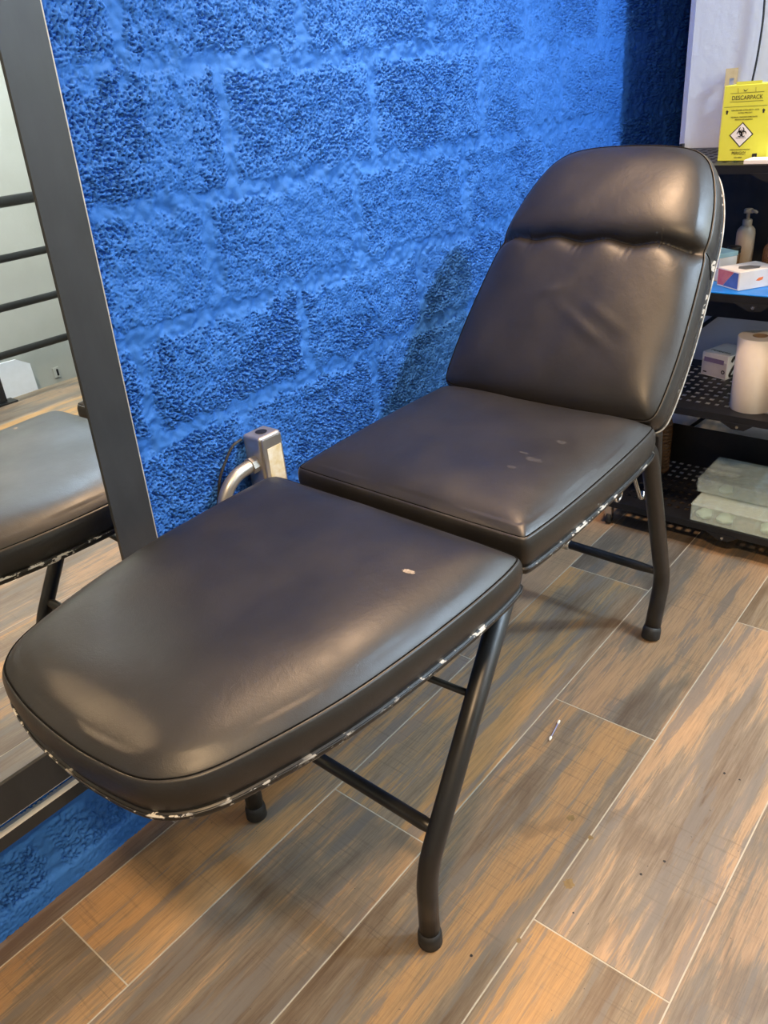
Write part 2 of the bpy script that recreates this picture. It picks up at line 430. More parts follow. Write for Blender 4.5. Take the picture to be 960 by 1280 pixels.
def chaikin(P, it=2):
    for _ in range(it):
        Q = []
        for i in range(len(P)):
            a, b = P[i], P[(i + 1) % len(P)]
            Q += [(.75 * a[0] + .25 * b[0], .75 * a[1] + .25 * b[1]), (.25 * a[0] + .75 * b[0], .25 * a[1] + .75 * b[1])]
        P = Q
    return P
def resample(P, n):
    P = np.array(P); Q = np.vstack([P, P[:1]]); d = np.r_[0, np.cumsum(np.linalg.norm(np.diff(Q, axis=0), axis=1))]
    t = np.linspace(0, d[-1], n, endpoint=False)
    return np.stack([np.interp(t, d, Q[:, 0]), np.interp(t, d, Q[:, 1])], -1)
def inset(P, d):
    t = np.roll(P, -2, 0) - np.roll(P, 2, 0); t /= np.linalg.norm(t, axis=1)[:, None]
    nrm = np.stack([-t[:, 1], t[:, 0]], -1)                    # inward for CCW
    return P + nrm * d
class Pad:
    def __init__(s, half, O, U, Nn, seg, n=280, it=3):
        """half: outline for v>=0 from low u to high u; frame O,U (along), V=y, Nn (out of the face)"""
        full = [(u, -v) for u, v in half] + [(u, v) for u, v in reversed(half)]
        s.P = resample(chaikin(full, it), n); s.n = n; s.seg = seg
        s.O = Vector(O); s.U = Vector(U).normalized(); s.V = Vector((0, 1, 0)); s.N = Vector(Nn).normalized()
    def w(s, u, v, h): return tuple(s.O + s.U * float(u) + s.V * float(v) + s.N * float(h))
    def rings(s, rings, capA=True, capB=True):
        vs, fs = [], []
        for Q, h in rings:
            h = np.broadcast_to(h, (s.n,))
            vs += [s.w(q[0], q[1], hh) for q, hh in zip(Q, h)]
        for r in range(len(rings) - 1):
            for k in range(s.n):
                k2 = (k + 1) % s.n
                fs.append((r * s.n + k, r * s.n + k2, (r + 1) * s.n + k2, (r + 1) * s.n + k))
        if capA: fs.append(tuple(range(s.n))[::-1])
        if capB: fs.append(tuple((len(rings) - 1) * s.n + k for k in range(s.n)))
        return vs, fs
    def cushion(s, name, thick, dome, parent, fn=None, inner=60, roll_w=.030):
        side = [(.010, -thick), (.001, -thick), (-.0025, -thick * .8), (-.005, -thick * .5), (-.004, -thick * .22), (-.001, -.004), (.0012, -.0002), (.0026, -.0014), (.004, .0004)]
        R = [(inset(s.P, d), h) for d, h in side]
        Q0 = R[-1][0]; h0 = R[-1][1]; c = np.array([[np.mean(s.seg), 0.]])
        E0 = resample(Q0, 1500); ds = np.linalg.norm(np.roll(E0, -1, 0) - E0, axis=1)
        for i in range(1, inner + 1):
            k = max(1 - (i / inner) ** 1.25, .010); Q = c + (Q0 - c) * k
            d2 = ((Q[:, None, :] - E0[None]) ** 2).sum(-1) + 1e-9
            D = (.5 * (d2 ** -1.5 * ds[None]).sum(1)) ** -.5             # smooth distance to the edge
            R.append((Q, h0 + (dome - h0) * (1 - np.exp(-D / roll_w))))
        R2 = []
        for Q, h in R:
            h = np.broadcast_to(h, (s.n,)).copy()
            if fn is not None: Q, h = fn(Q, h)
            R2.append((Q, h))
        s.R = R2
        vs, fs = s.rings(R2)
        o = from_py(name, vs, fs, M['leather'], parent, True)
        return o
    def seam(s, parent, fn=None):
        Q = inset(s.P, .0026); h = np.full(s.n, -.0004)
        if fn is not None: Q, h = fn(Q, h)
        return obj('seam', T([s.w(q[0], q[1], hh) for q, hh in zip(Q, h)], .0012, 6, True), M['seam'], parent, True)
    def tray(s, name, top, depth, parent, m, mr, fn=None, lip=.004):
        R = [(.03, top - depth), (.004, top - depth), (.001 - lip * .5, top - depth + .002), (-lip, top - depth + .006), (-lip, top - .003), (-lip + .0015, top), (.01, top)]
        rr = []
        for d, h in R:
            Q = inset(s.P, d); h = np.full(s.n, h)
            if fn is not None: Q, h = fn(Q, h)
            rr.append((Q, h))
        vs, fs = s.rings(rr)
        o = from_py(name, vs, fs, m, parent, True)
        Q = inset(s.P, -lip - .0004); h = np.full(s.n, top - .0015)
        if fn is not None: Q, h = fn(Q, h)
        obj('rim', T([s.w(q[0], q[1], hh) for q, hh in zip(Q, h)], .0016, 6, True), mr, o, True)
        return o

# foot cushion: widens from the rounded tip to the hinge
tip, hin = (-.712, .656), (-.098, .668)
a1 = math.atan2(hin[1] - tip[1], hin[0] - tip[0])
U1 = (math.cos(a1), 0, math.sin(a1)); N1 = (-math.sin(a1), 0, math.cos(a1))
def frm(u): return u
half1 = [(-.020, .0), (-.019, .05), (-.012, .105), (-.003, .150), (.012, .176), (.045, .206), (.12, .230), (.22, .254), (.33, .266), (.45, .272), (.53, .272), (.563, .270), (.592, .266), (.598, .258), (.600, .22), (.602, .0)]
half1 = [(u, v + (.006 if v > .01 else 0)) for u, v in half1]
def bumps1(Q, h):
    d = .0016 * np.sin(Q[:, 0] * 21 + 1.3) * np.sin(Q[:, 1] * 26 + .6)
    return Q, h + np.where(h > .012, d, 0)
pad1 = Pad(half1, (tip[0], .008, tip[1]), U1, N1, (.2, .42))
c1 = pad1.cushion('foot_cushion', .052, .039, CH, bumps1, roll_w=.043)
pad1.seam(c1)
pad1.tray('foot_tray', -.050, .014, CH, M['tray'], M['rim'])
# torn scuff in the leather
def decal(pad, cx, cy, rx, ry, m, parent, name, seed, hgt, n=26, ang=0.):
    rr = random.Random(seed); bm = bmesh.new(); ce = bm.verts.new(pad.w(cx, cy, hgt(cx, cy) + .0006)); ring = []
    for k in range(n):
        a = 2 * PI * k / n; f = rr.uniform(.72, 1.1)
        dx, dy = rx * f * math.cos(a), ry * f * math.sin(a)
        u = cx + dx * math.cos(ang) - dy * math.sin(ang); v = cy + dx * math.sin(ang) + dy * math.cos(ang)
        ring.append(bm.verts.new(pad.w(u, v, hgt(u, v) + .0004)))
    for k in range(n): bm.faces.new((ce, ring[k], ring[(k + 1) % n]))
    return obj(name, bm, m, parent, True)
def top_height(pad):
    pts = np.concatenate([np.c_[Q, h] for Q, h in pad.R[8:]])
    def f(u, v):
        d = (pts[:, 0] - u) ** 2 + (pts[:, 1] - v) ** 2; i = np.argsort(d)[:4]
        w = 1 / (d[i] + 1e-7); return float((pts[i, 2] * w).sum() / w.sum())
    return f
H1 = top_height(pad1)
decal(pad1, .442, -.184, .005, .010, M['hide'], c1, 'torn_patch', 3, H1, ang=.3)

# seat cushion
sf, sb = (-.080, .676), (.388, .690)
a2 = math.atan2(sb[1] - sf[1], sb[0] - sf[0])
U2 = (math.cos(a2), 0, math.sin(a2)); N2 = (-math.sin(a2), 0, math.cos(a2))
half2 = [(0, 0), (0, .16), (.001, .238), (.003, .246), (.012, .250), (.10, .256), (.25, .257), (.40, .252), (.455, .247), (.466, .243), (.470, .232), (.472, .16), (.472, 0)]
half2 = [(u, v + (.002 if v > .01 else 0)) for u, v in half2]
def bumps2(Q, h):
    d = .002 * np.sin(Q[:, 0] * 24 + .4) * np.sin(Q[:, 1] * 19 + 2.)
    return Q, h + np.where(h > .010, d, 0)
pad2 = Pad(half2, (sf[0], .004, sf[1]), U2, N2, (.2, .27))
STAINS = [(.887, -.767, .011), (1.0, -.752, .006), (1.02, -.70, .008), (.74, -.75, .005)]
SPECKS = [(1.03, -.885, .003), (.98, -.862, .003), (.84, -.80, .002), (1.3, -.90, .003), (1.3, -.93, .0025), (.67, -.70, .003)]
c2 = pad2.cushion('seat_cushion', .056, .034, CH, bumps2, roll_w=.042)
pad2.seam(c2)
H2 = top_height(pad2)
for i, (u, v, a, b) in enumerate(((.273, -.158, .008, .010), (.185, -.155, .008, .018), (.199, -.126, .004, .011), (.144, -.136, .005, .010))):
    decal(pad2, u, v, a, b, M['worn'], c2, 'worn_patch', 40 + i, H2)
pad2.tray('seat_tray', -.054, .014, CH, M['tray'], M['rim'])

# back cushion with tufted crease and raised head roll
LE = math.radians(50.)
U3 = (math.cos(LE), 0, math.sin(LE)); N3 = (-math.sin(LE), 0, math.cos(LE))
half3 = [(.006, 0), (.006, .16), (.010, .228), (.018, .243), (.04, .250), (.12, .2515), (.22, .247), (.31, .238), (.355, .233), (.40, .229), (.45, .219), (.49, .207), (.53, .190), (.560, .170), (.583, .136), (.593, .072), (.595, 0)]
SC = .362
def crease_s(v):
    return SC - .003 * np.cos((v - .022) / .112 * 2 * PI)
def back_fn(Q, h):
    u, v = Q[:, 0], Q[:, 1]; h = np.array(h, float)
    sc = crease_s(v); e = u - sc
    inn = np.clip(1 - np.abs(v) / .232, 0, 1) ** .25
    top = np.clip((h + .004) / .02, 0, 1)
    tuft = .5 + .5 * np.cos((v - .022) / .112 * 2 * PI)
    wd = np.where(e > 0, .0065, .011) + .004 * tuft
    cut = -(.015 + .006 * tuft) * np.exp(-np.abs(e) / wd)
    roll = .013 * (1 - np.exp(-np.clip(e, 0, None) / .016)) * np.exp(-(np.clip(e, 0, None) / .17) ** 2)
    puff = .002 * (1 - np.exp(-np.clip(-e, 0, None) / .02)) * np.exp(-(np.clip(-e, 0, None) / .09) ** 2)
    # soft folds in the lower back
    fold = .0018 * np.exp(-(((u - .235) + .25 * (v - .05)) / .013) ** 2 - ((v - .045) / .03) ** 2)
    fold += .0016 * np.exp(-(((u - .165) - .55 * (v + .06)) / .014) ** 2 - ((v + .06) / .06) ** 2)
    fold += .0012 * np.exp(-(((u - .20) - .5 * (v + .08)) / .015) ** 2 - ((v + .09) / .05) ** 2)
    # little puckers radiating from the three tufts
    fold += .0005 * tuft ** 6 * np.sin((v - .022) * 420 + 40 * e) * np.exp(-np.abs(e + .012) / .014)
    wav = .0014 * np.sin(u * 30 + 2 * np.sin(v * 14)) * np.sin(v * 22 + .5)
    h = h + top * (cut + roll + puff + fold + wav)
    # crease pinches the side band too
    pin = np.exp(-np.abs(e) / .012) * .006
    nrm = np.sqrt((u - .3) ** 2 + v ** 2)
    Q = Q.copy(); Q[:, 1] = v * (1 - pin * (np.abs(v) > .15) / np.maximum(np.abs(v), .05))
    return Q, h
pad3 = Pad(half3, (.374, .006, .690), U3, N3, (.2, .42), n=340)
c3 = pad3.cushion('back_cushion', .056, .040, CH, back_fn, inner=110, roll_w=.040)
pad3.seam(c3, back_fn)
t3 = pad3.tray('back_tray', -.054, .012, CH, M['tray'], M['rim_back'])
# head roll fold running over the side band
for sg in (-1, 1):
    pts = [pad3.w(SC - .004, sg * (.2325), .004), pad3.w(SC - .010, sg * .2375, -.010), pad3.w(SC - .022, sg * .2395, -.026), pad3.w(SC - .034, sg * .240, -.044)]
    obj('side_seam', T(smooth_path(pts, 6), .0010, 6), M['seam'], c3, True)

# leather flap over the foot hinge
bm = bmesh.new(); prev = None
for i in range(15):
    v = -.236 + .46 * i / 14; wv = .003 * math.sin(i * 1.9)
    row = [bm.verts.new((-.108, v, .640)), bm.verts.new((-.094 + wv, v, .622 - .006 * math.cos(i * 1.3))), bm.verts.new((-.078, v, .634))]
    if prev:
        for k in range(2): bm.faces.new((prev[k], row[k], row[k + 1], prev[k + 1]))
    prev = row
o = obj('hinge_flap', bm, M['leather'], CH, True)
o.modifiers.new('thick', 'SOLIDIFY').thickness = .002

# tubular frame
def leg(path, r, fillet_r=.05):
    o = obj('leg', T(fillet(path, fillet_r, 8), r, 20), M['leg'], CH, True)
    p = Vector(path[0]); d = (Vector(path[1]) - p).normalized()
    prof = [p - d * .0, p + d * .003, p + d * .024, p + d * .034]
    obj('rubber_foot', T([tuple(x) for x in prof], [r + .0005, r + .0035, r + .0032, r + .0008], 20), M['rubber'], o, True)
FLZ = [(-.347, 0, .002), (-.342, 0, .176), (-.083, 0, .614)]
for sg in (-1, 1):
    leg([(x, sg * .225, z) for x, y, z in FLZ], .0178)
    q = .170 if sg < 0 else .262
    leg([(.644, sg * q, .002), (.688, sg * q, .158), (.535, sg * (q * .55 + .078), .58), (.36, sg * .176, .606)], .0195, .045)
obj('crossbar', T([(-.306, -.225, .236), (-.306, -.195, .236), (-.306, -.17, .236), (-.306, .17, .236), (-.306, .195, .236), (-.306, .225, .236)], [.009, .012, .0118, .0118, .012, .009], 14), M['leg'], CH, True)
obj('crossbar', T([(-.19, -.225, .436), (-.20, .225, .405)], .0062, 12), M['leg'], CH, True)
obj('crossbar', T([(.684, -.170, .176), (.684, -.14, .176), (.684, -.11, .176), (.684, .20, .176), (.684, .23, .176), (.684, .262, .176)], [.008, .010, .0118, .0118, .010, .008], 14), M['leg'], CH, True)
for sg in (-1, 1):
    obj('frame_rail', T([(-.55, sg * .17, .588), (-.12, sg * .2, .600)], .010, 12), M['leg'], CH, True)
    obj('frame_rail', T([(-.06, sg * .19, .607), (.40, sg * .19, .620)], .010, 12), M['leg'], CH, True)
    pts = [pad3.w(.04, sg * .15, -.076), pad3.w(.52, sg * .12, -.076)]
    obj('frame_rail', T(pts, .010, 12), M['leg'], CH, True)
obj('bar_clamp', T([(.684, .085, .176), (.684, .092, .176), (.684, .112, .176), (.684, .119, .176)], [.012, .0165, .0165, .012], 16), M['chrome'], CH, True)
# reclining hardware under the seat
obj('recline_rod', T(smooth_path([(.46, -.125, .612), (.54, -.125, .535), (.600, -.124, .442), (.622, -.124, .405), (.640, -.122, .394), (.652, -.118, .404)], 6), .0042, 10), M['chrome'], CH, True)
obj('pivot_arm', T([(.40, -.118, .612), (.478, -.118, .477)], .008, 10), M['leg'], CH, True)
kb = obj('pivot_knob', T([(.478, -.120, .477), (.478, -.134, .477), (.478, -.139, .477)], [.0155, .0155, .010], 18), M['rubber'], CH, True)
obj('chrome_ring', T([(.478 + .0145 * math.cos(2 * PI * q / 24), -.137, .477 + .0145 * math.sin(2 * PI * q / 24)) for q in range(24)], .0028, 8, True), M['chrome'], kb, True)
obj('back_bracket', T([(.425, -.15, .64), (.58, -.124, .60), (.700, -.122, .535), (.712, -.122, .41)], .011, 12), M['leg'], CH, True)
obj('back_bracket', T([(.425, .15, .64), (.58, .124, .60), (.700, .122, .535), (.712, .122, .41)], .011, 12), M['leg'], CH, True)

# ------------------------------------------------------------------ mirror on the wall
MR = empty('wall_mirror', (0.1, -.035, .256), 'tall wall mirror in a wide dark grey metal frame left of the chair', 'mirror')
MR.location = (0, 0, 0)
def mx(z, off): return .6655 + (z - .256) * .0305 - off        # right edge as seen
yb, yf = -.008, -.034
def bar(name, quad, y0, y1, m, bev=0.):
    bm = prism([(x, y0, z) for x, z in quad], (0, y1 - y0, 0)); return obj(name, bm, m, MR)
zt = 2.05; W_ = .0735; L_ = -.6
bar('frame_side', [(mx(.256, W_), .256), (mx(.256, 0), .256), (mx(zt, 0), zt), (mx(zt, W_), zt)], yb, yf, M['frame'])
bar('frame_side', [(L_, .256), (L_ + W_, .256), (L_ + W_, zt), (L_, zt)], yb, yf, M['frame'])
bar('frame_rail', [(L_ + W_, .256), (mx(.256, W_) - .0005, .256), (mx(.328, W_) - .0005, .328), (L_ + W_, .328)], yb, yf, M['frame'])
bar('frame_rail', [(L_ + W_, zt - W_), (mx(zt - W_, W_) - .0005, zt - W_), (mx(zt, W_) - .0005, zt), (L_ + W_, zt)], yb, yf, M['frame'])
obj('bright_edge', T([(mx(.256, -.0005), yf + .001, .256), (mx(zt, -.0005), yf + .001, zt)], .0014, 8), M['edge'], MR)
obj('bright_edge', T([(L_, yf + .001, .2555), (mx(.256, 0), yf + .001, .2555)], .0010, 8), M['edge'], MR)
bar('mirror_glass', [(L_ + W_ - .004, .324), (mx(.324, W_ - .004), .324), (mx(zt - W_, W_ - .004), zt - W_), (L_ + W_ - .004, zt - W_)], -.012, -.030, M['mirror'])
# ledge under the mirror
LG = empty('support_ledge', (0, 0, 0), 'slim dark metal ledge with pale top strip on the blue wall below the mirror', 'ledge')
obj('ledge_bar', B((-.6, -.012, .184), (.70, -.003, .211), .001), M['frame'], LG)
obj('pale_strip', B((-.6, -.0125, .2113), (.70, -.003, .2235), .001), M['pale'], LG)

# ------------------------------------------------------------------ conduit box on the wall
CB = empty('conduit_box', (.94, -.005, .66), 'cast metal electrical conduit box with yellowed sticker on the blue wall', 'electrical box')
CB.location = (0, 0, 0)
x0, x1, y0, y1, z0, z1 = .926, .984, -.060, -.010, .590, .714
bm = bmesh.new(); box(bm, (x0, y0, z0), (x1, y1, z1), .008, 3); obj('body', bm, M['alu'], CB, True).modifiers.new('n', 'WEIGHTED_NORMAL')
obj('cover_plate', B((x0 + .004, y0 - .004, z0 + .004), (x1 - .004, y0 + .001, z1 - .004), .002), M['alu'], CB)
obj('sticker', B((x0 + .013, y0 - .0048, z0 + .020), (x1 - .008, y0 - .0039, z1 - .026)), M['sticker'], CB)
obj('knockout_hole', lathe([(0, 0), (.011, 0), (.012, .0008), (0, .0009)], 20, (.955, -.035, z1)), M['black'], CB)
obj('pipe', T(smooth_path([(.935, -.035, .655), (.905, -.035, .655), (.874, -.035, .649), (.846, -.035, .628), (.830, -.035, .590), (.825, -.035, .52), (.823, -.034, .35), (.823, -.032, .03)], 8), .0135, 18), M['pipe'], CB, True)
obj('lock_nut', T([(.9265, -.035, .655), (.911, -.035, .655)], .0175, 8), M['alu'], CB)
o = obj('loose_wire', T(smooth_path([(.9205, -.013, .706), (.896, -.013, .700), (.872, -.013, .676), (.850, -.013, .645), (.835, -.013, .60), (.805, -.013, .55), (.800, -.013, .40)], 8), .0028, 8), M['cord'])
tag(o, 'thin black wire looping behind the metal conduit pipe on the blue wall', 'wire')

# ------------------------------------------------------------------ folding rack
XF, XR, YL, YR = 2.12, 2.540, -.235, -1.0
RK = empty('storage_rack', (XF, YL, 0), 'black perforated folding metal rack on castors against the white wall', 'shelf')
RK.location = (0, 0, 0)
TIERS = [.088, .435, .757, 1.062]
def perforated(z):
    """shelf sheet with slots really cut through it, solid margins and turned-down lips"""
    bm = bmesh.new()
    mx0, mx1, my0, my1 = XF + .040, XR - .03, YR + .03, YL - .03
    nxh, nyh = 10, 26
    ex = np.linspace(mx0, mx1, 2 * nxh + 2); ey = np.linspace(my0, my1, 2 * nyh + 2)
    X = np.r_[XF, ex, XR]; Y = np.r_[YR, ey, YL]
    V = {}
    def v(i, j, t):
        if (i, j, t) not in V: V[(i, j, t)] = bm.verts.new((X[i], Y[j], z - (.0 if t else .0014)))
        return V[(i, j, t)]
    hole = lambda i, j: 2 <= i < len(X) - 2 and 2 <= j < len(Y) - 2 and i % 2 == 0 and j % 2 == 0
    for i in range(len(X) - 1):
        for j in range(len(Y) - 1):
            if hole(i, j):
                c = [(i, j), (i + 1, j), (i + 1, j + 1), (i, j + 1)]
                for a in range(4): bm.faces.new((v(*c[a], 1), v(*c[(a + 1) % 4], 1), v(*c[(a + 1) % 4], 0), v(*c[a], 0)))
                continue
            bm.faces.new((v(i, j, 1), v(i + 1, j, 1), v(i + 1, j + 1, 1), v(i, j + 1, 1)))
            bm.faces.new((v(i, j, 0), v(i, j + 1, 0), v(i + 1, j + 1, 0), v(i + 1, j, 0)))
    lip = .020
    box(bm, (XF - .001, YR, z - lip), (XF + .001, YL, z)); box(bm, (XR - .001, YR, z - lip), (XR + .001, YL, z))
    box(bm, (XF, YL - .001, z - lip), (XR, YL + .001, z)); box(bm, (XF, YR - .001, z - lip), (XR, YR + .001, z))
    return bm
for z in TIERS:
    sh = obj('shelf', perforated(z), M['rack'], RK)
    for yy in (-.60, -.63 - .2):
        obj('bracket', prism([(XF - .0015, yy + .045, z - .018), (XF - .0015, yy - .045, z - .018), (XF - .0015, yy - .022, z - .036), (XF - .0015, yy + .010, z - .036)], (-.002, 0, 0)), M['rack'], sh)
        obj('bolt', T([(XF - .003, yy - .004, z - .027), (XF - .0075, yy - .004, z - .027)], .0042, 10), M['chrome'], sh)
for x in (XF + .008, XR - .008):
    for y in (YL + .006, YR - .006):
        obj('post', B((x - .009, y - .005, .05), (x + .009, y + .005, 1.075), .002), M['rack'], RK)
for x in (XF + .012, XR - .012):
    for y in (YL - .012, YR + .012):
        ca = obj('castor', prism([(x - .010, y - .011, .068), (x + .014, y - .011, .068), (x + .010, y - .011, .020), (x - .002, y - .011, .020)], (0, .022, 0)), M['chrome'], RK)
        obj('wheel', T([(x + .004, y - .0085, .0185), (x + .004, y - .006, .0185), (x + .004, y + .006, .0185), (x + .004, y + .0085, .0185)], [.013, .0185, .0185, .013], 20), M['rubber'], ca, True)
for z0_, z1_ in zip(TIERS, TIERS[1:]):
    obj('fold_strut', T([(XR - .02, YL - .02, z0_ + .03), (XR - .02, YL - .30, z1_ - .03)], .006, 8), M['rack'], RK)
# black sheets standing in for the deep shade behind the shelves
obj('shade_sheet', B((XR - .075, YR + .02, .770), (XR - .072, YL - .02, 1.05)), M['black'], RK)
obj('shade_sheet', B((XR - .075, YR + .02, .60), (XR - .072, YL - .02, .74)), M['black'], RK)
obj('shade_sheet', B((XR - .075, YR + .02, .10), (XR - .072, YL - .02, .235)), M['black'], RK)

# ------------------------------------------------------------------ things on the rack
# yellow sharps box
SB = empty('sharps_box', (2.2, -.45, TIERS[3]), 'yellow cardboard sharps disposal box with hazard diamond, on the rack top', 'box')
SB.location = (0, 0, 0)
fx = 2.200; yL, yR, zb, ztp = -.4485, -.565, TIERS[3] + .0005, 1.229
def fold_box(bm, x0, x1, y0, y1, z0, z1, bev=.001): return box(bm, (x0, y0, z0), (x1, y1, z1), bev, 1)
obj('body', fold_box(bmesh.new(), fx, fx + .10, yR, yL, zb, ztp), M['yellow'], SB)
obj('top_flap', B((fx + .001, yR + .032, ztp - .001), (fx + .0025, yL - .026, ztp + .007)), M['yellow'], SB)
# kraft liner rising behind with a slot
bm = bmesh.new()
def strip(z0, z1, t0, t1):
    A, Bq = Vector((XB - .0055, -.362, 0)), Vector((XB - .021, -.334, 0)); d = Bq - A; n = Vector((d.y, -d.x, 0)).normalized() * .0016
    p0, p1 = A + d * t0, A + d * t1
    q = [bm.verts.new(p + Vector((0, 0, z))) for z in (z0, z1) for p in (p0, p1, p1 - n, p0 - n)]
    for f in ((0, 1, 2, 3), (7, 6, 5, 4), (0, 4, 5, 1), (1, 5, 6, 2), (2, 6, 7, 3), (3, 7, 4, 0)): bm.faces.new([q[k] for k in f])
zc = TIERS[3] + .0008
strip(zc, 1.195, 0, 1); strip(1.195, 1.236, 0, .27); strip(1.195, 1.236, .62, 1); strip(1.236, 1.260, 0, 1)
kl = obj('cardboard_liner', bm, M['kraft']); tag(kl, 'brown cardboard strip with a slot rising behind the yellow sharps box', 'cardboard')
def face(px, py):
    t = (py - 108) / 92.; left = 907 - 11 * t
    return yL - (px - left) * .00188, 1.228 - t * .163
def fm(px, py, d=.0006):
    y, z = face(px, py)
    return Matrix.Translation((fx - d, y, z)) @ Matrix(((0, 0, -1, 0), (-1, 0, 0, 0), (0, 1, 0, 0), (0, 0, 0, 1)))
text_mesh('title_text', 'DESCARPACK', .0125, M['ink'], SB, fm(934.5, 123), stretch=.92)
text_mesh('warning_text', 'PERIGO!', .0095, M['ink'], SB, fm(923.5, 191.5), stretch=.95)
text_mesh('warning_text', 'NÃO ABRIR', .0036, M['ink'], SB, fm(922.5, 197))
text_mesh('notice_text', 'NÃO ENCHER ACIMA DESTA LINHA', .0040, M['ink'], SB, fm(932, 138), stretch=1.)
text_mesh('notice_text', 'MATERIAL INFECTANTE', .0034, M['ink'], SB, fm(932, 141.3), stretch=.9)
text_mesh('notice_text', 'MATERIAL PERFURO-CORTANTE', .0042, M['ink'], SB, fm(930.5, 146.5), stretch=1.)
text_mesh('notice_text', 'DESCARTE COM SEGURANÇA', .0034, M['ink'], SB, fm(930, 149.5), stretch=.9)
text_mesh('notice_text', 'RESÍDUO BIOLÓGICO PERIGOSO', .0032, M['ink'], SB, fm(925, 187), stretch=1.)
bm = bmesh.new()
def line(bm, pa, pb, w, d=.0006):
    ya, za = face(*pa); yb_, zb_ = face(*pb); v = Vector((0, yb_ - ya, zb_ - za)).normalized(); n = Vector((0, -v.z, v.y)) * w / 2
    A, Bv = Vector((fx - d, ya, za)), Vector((fx - d, yb_, zb_))
    q = [bm.verts.new(p) for p in (A + n, A - n, Bv - n, Bv + n)]; q2 = [bm.verts.new(p + Vector((.0005, 0, 0))) for p in (A + n, A - n, Bv - n, Bv + n)]
    bm.faces.new(q); bm.faces.new(q2[::-1])
    for i in range(4): bm.faces.new((q[i], q[(i + 1) % 4], q2[(i + 1) % 4], q2[i]))
for pa, pb in (((914, 117), (955, 117)), ((913, 127.5), (954, 127.5)), ((906, 133.5), (959, 133.5)), ((923.5, 111), (923.5, 117)), ((945, 111), (945, 117))): line(bm, pa, pb, .0006)
obj('print_lines', bm, M['ink'], SB)
for px in (909.5, 954.5):   # upright arrows
    pts = [(px, 137), (px + 2.1, 139.6), (px + 1.0, 139.6), (px + .5, 142.4), (px - 1.6, 142.4), (px - 1.0, 139.6), (px - 2.1, 139.6)]
    obj('arrow_mark', prism([(fx - .0006, *face(*p)) for p in pts], (.0005, 0, 0)), M['ink'], SB)
obj('arrow_mark', prism([(fx - .0006, *face(*p)) for p in [(930, 112.5), (932.5, 114.8), (936, 112.2), (933, 115.6), (931, 115.2)]], (.0005, 0, 0)), M['ink'], SB)
dm = [(929.2, 152.6), (942, 168), (924.7, 184.2), (912, 168.6)]
obj('hazard_diamond', prism([(fx - .0007, *face(*p)) for p in dm], (.0006, 0, 0)), M['ink'], SB)
cd = (sum(p[0] for p in dm) / 4, sum(p[1] for p in dm) / 4)
di = [(cd[0] + (p[0] - cd[0]) * .89, cd[1] + (p[1] - cd[1]) * .89) for p in dm]
obj('diamond_field', prism([(fx - .0010, *face(*p)) for p in di], (.0008, 0, 0)), M['white'], SB)
def ring_arc(bm, c, r, w, a0, a1, n=14):
    """flat arc band around pixel centre c; r, w in metres"""
    cy_, cz_ = face(*c); prev = None
    for k in range(n + 1):
        a = a0 + (a1 - a0) * k / n; ww = w * math.sin(PI * (.12 + .76 * k / n))
        P_ = [bm.verts.new((fx - .0013, cy_ - (r + s * ww / 2) * math.cos(a), cz_ + (r + s * ww / 2) * math.sin(a))) for s in (-1, 1)]
        if prev: bm.faces.new((prev[0], prev[1], P_[1], P_[0]))
        prev = P_
bm = bmesh.new(); hc = (927.5, 165.5); cy_, cz_ = face(*hc)
for k in range(3):   # three open crescents and centre ring
    a = PI / 2 + k * 2 * PI / 3
    cc = (hc[0] + 3.1 * math.cos(a), hc[1] - 3.4 * math.sin(a))
    ring_arc(bm, cc, .0056, .0032, a + .45 - 2 * PI + .0, a - .45, 22)
ring_arc(bm, hc, .0052, .0016, 0, 2 * PI, 24)
o = obj('hazard_symbol', bm, M['ink'], SB); o.modifiers.new('t', 'SOLIDIFY').thickness = .0004
text_mesh('symbol_caption', 'RISCO BIOLÓGICO', .0030, M['ink'], SB, fm(926.5, 172.2, .0012), stretch=.9)
obj('pictogram', prism([(fx - .0006, *face(*p)) for p in [(940.5, 192.5), (946.5, 192), (946, 196.5), (943.5, 196.5), (943.3, 194.5), (942.2, 197.5), (940, 197.5)]], (.0005, 0, 0)), M['ink'], SB)
o = obj('paper_sheet', B((2.128, -.66, TIERS[3] + .0006), (2.19, -.535, TIERS[3] + .010), .0015), M['white'])
tag(o, 'white folded paper pad on the rack top before the yellow box', 'paper')
bm = bmesh.new(); box(bm, (2.36, -.66, TIERS[3] + .0008), (2.42, -.545, 1.238), .002, 1)
bm2 = obj('kraft_box', bm, M['kraft']); tag(bm2, 'brown cardboard box at the right edge behind the yellow sharps box', 'box')

# third tier
ZT = TIERS[2] + .0005
o = obj('shelf_mat', B((XF + .0015, -.95, ZT), (XF + .115, -.30, ZT + .003), .001), M['bluemat'])
bm = bmesh.new()
tag(o, 'bright blue plastic sheet lining the rack shelf under the white cartons', 'mat')
ZM = ZT + .0035
def carton(name, corner, ang, a, b, h, z, label, mats, group='cartons on the rack shelf'):
    """upright carton: corner nearest the viewer, edge a along +ang (to the left-back), edge b to its right-back"""
    e = empty(name, (corner[0], corner[1], z), label, 'box', ang, group)
    obj('body', B((0, 0, 0), (b, a, h), .0012, 1), mats, e)
    return e
c = carton('carton', (2.150, -.556), math.radians(-30) + PI * .0, .085, .115, .047, ZM, 'white carton with grey picture on top and red and blue end, nearest the shelf edge', M['white'])
c.rotation_euler = (0, 0, math.radians(33))
c.location = (2.146, -.554, ZM)
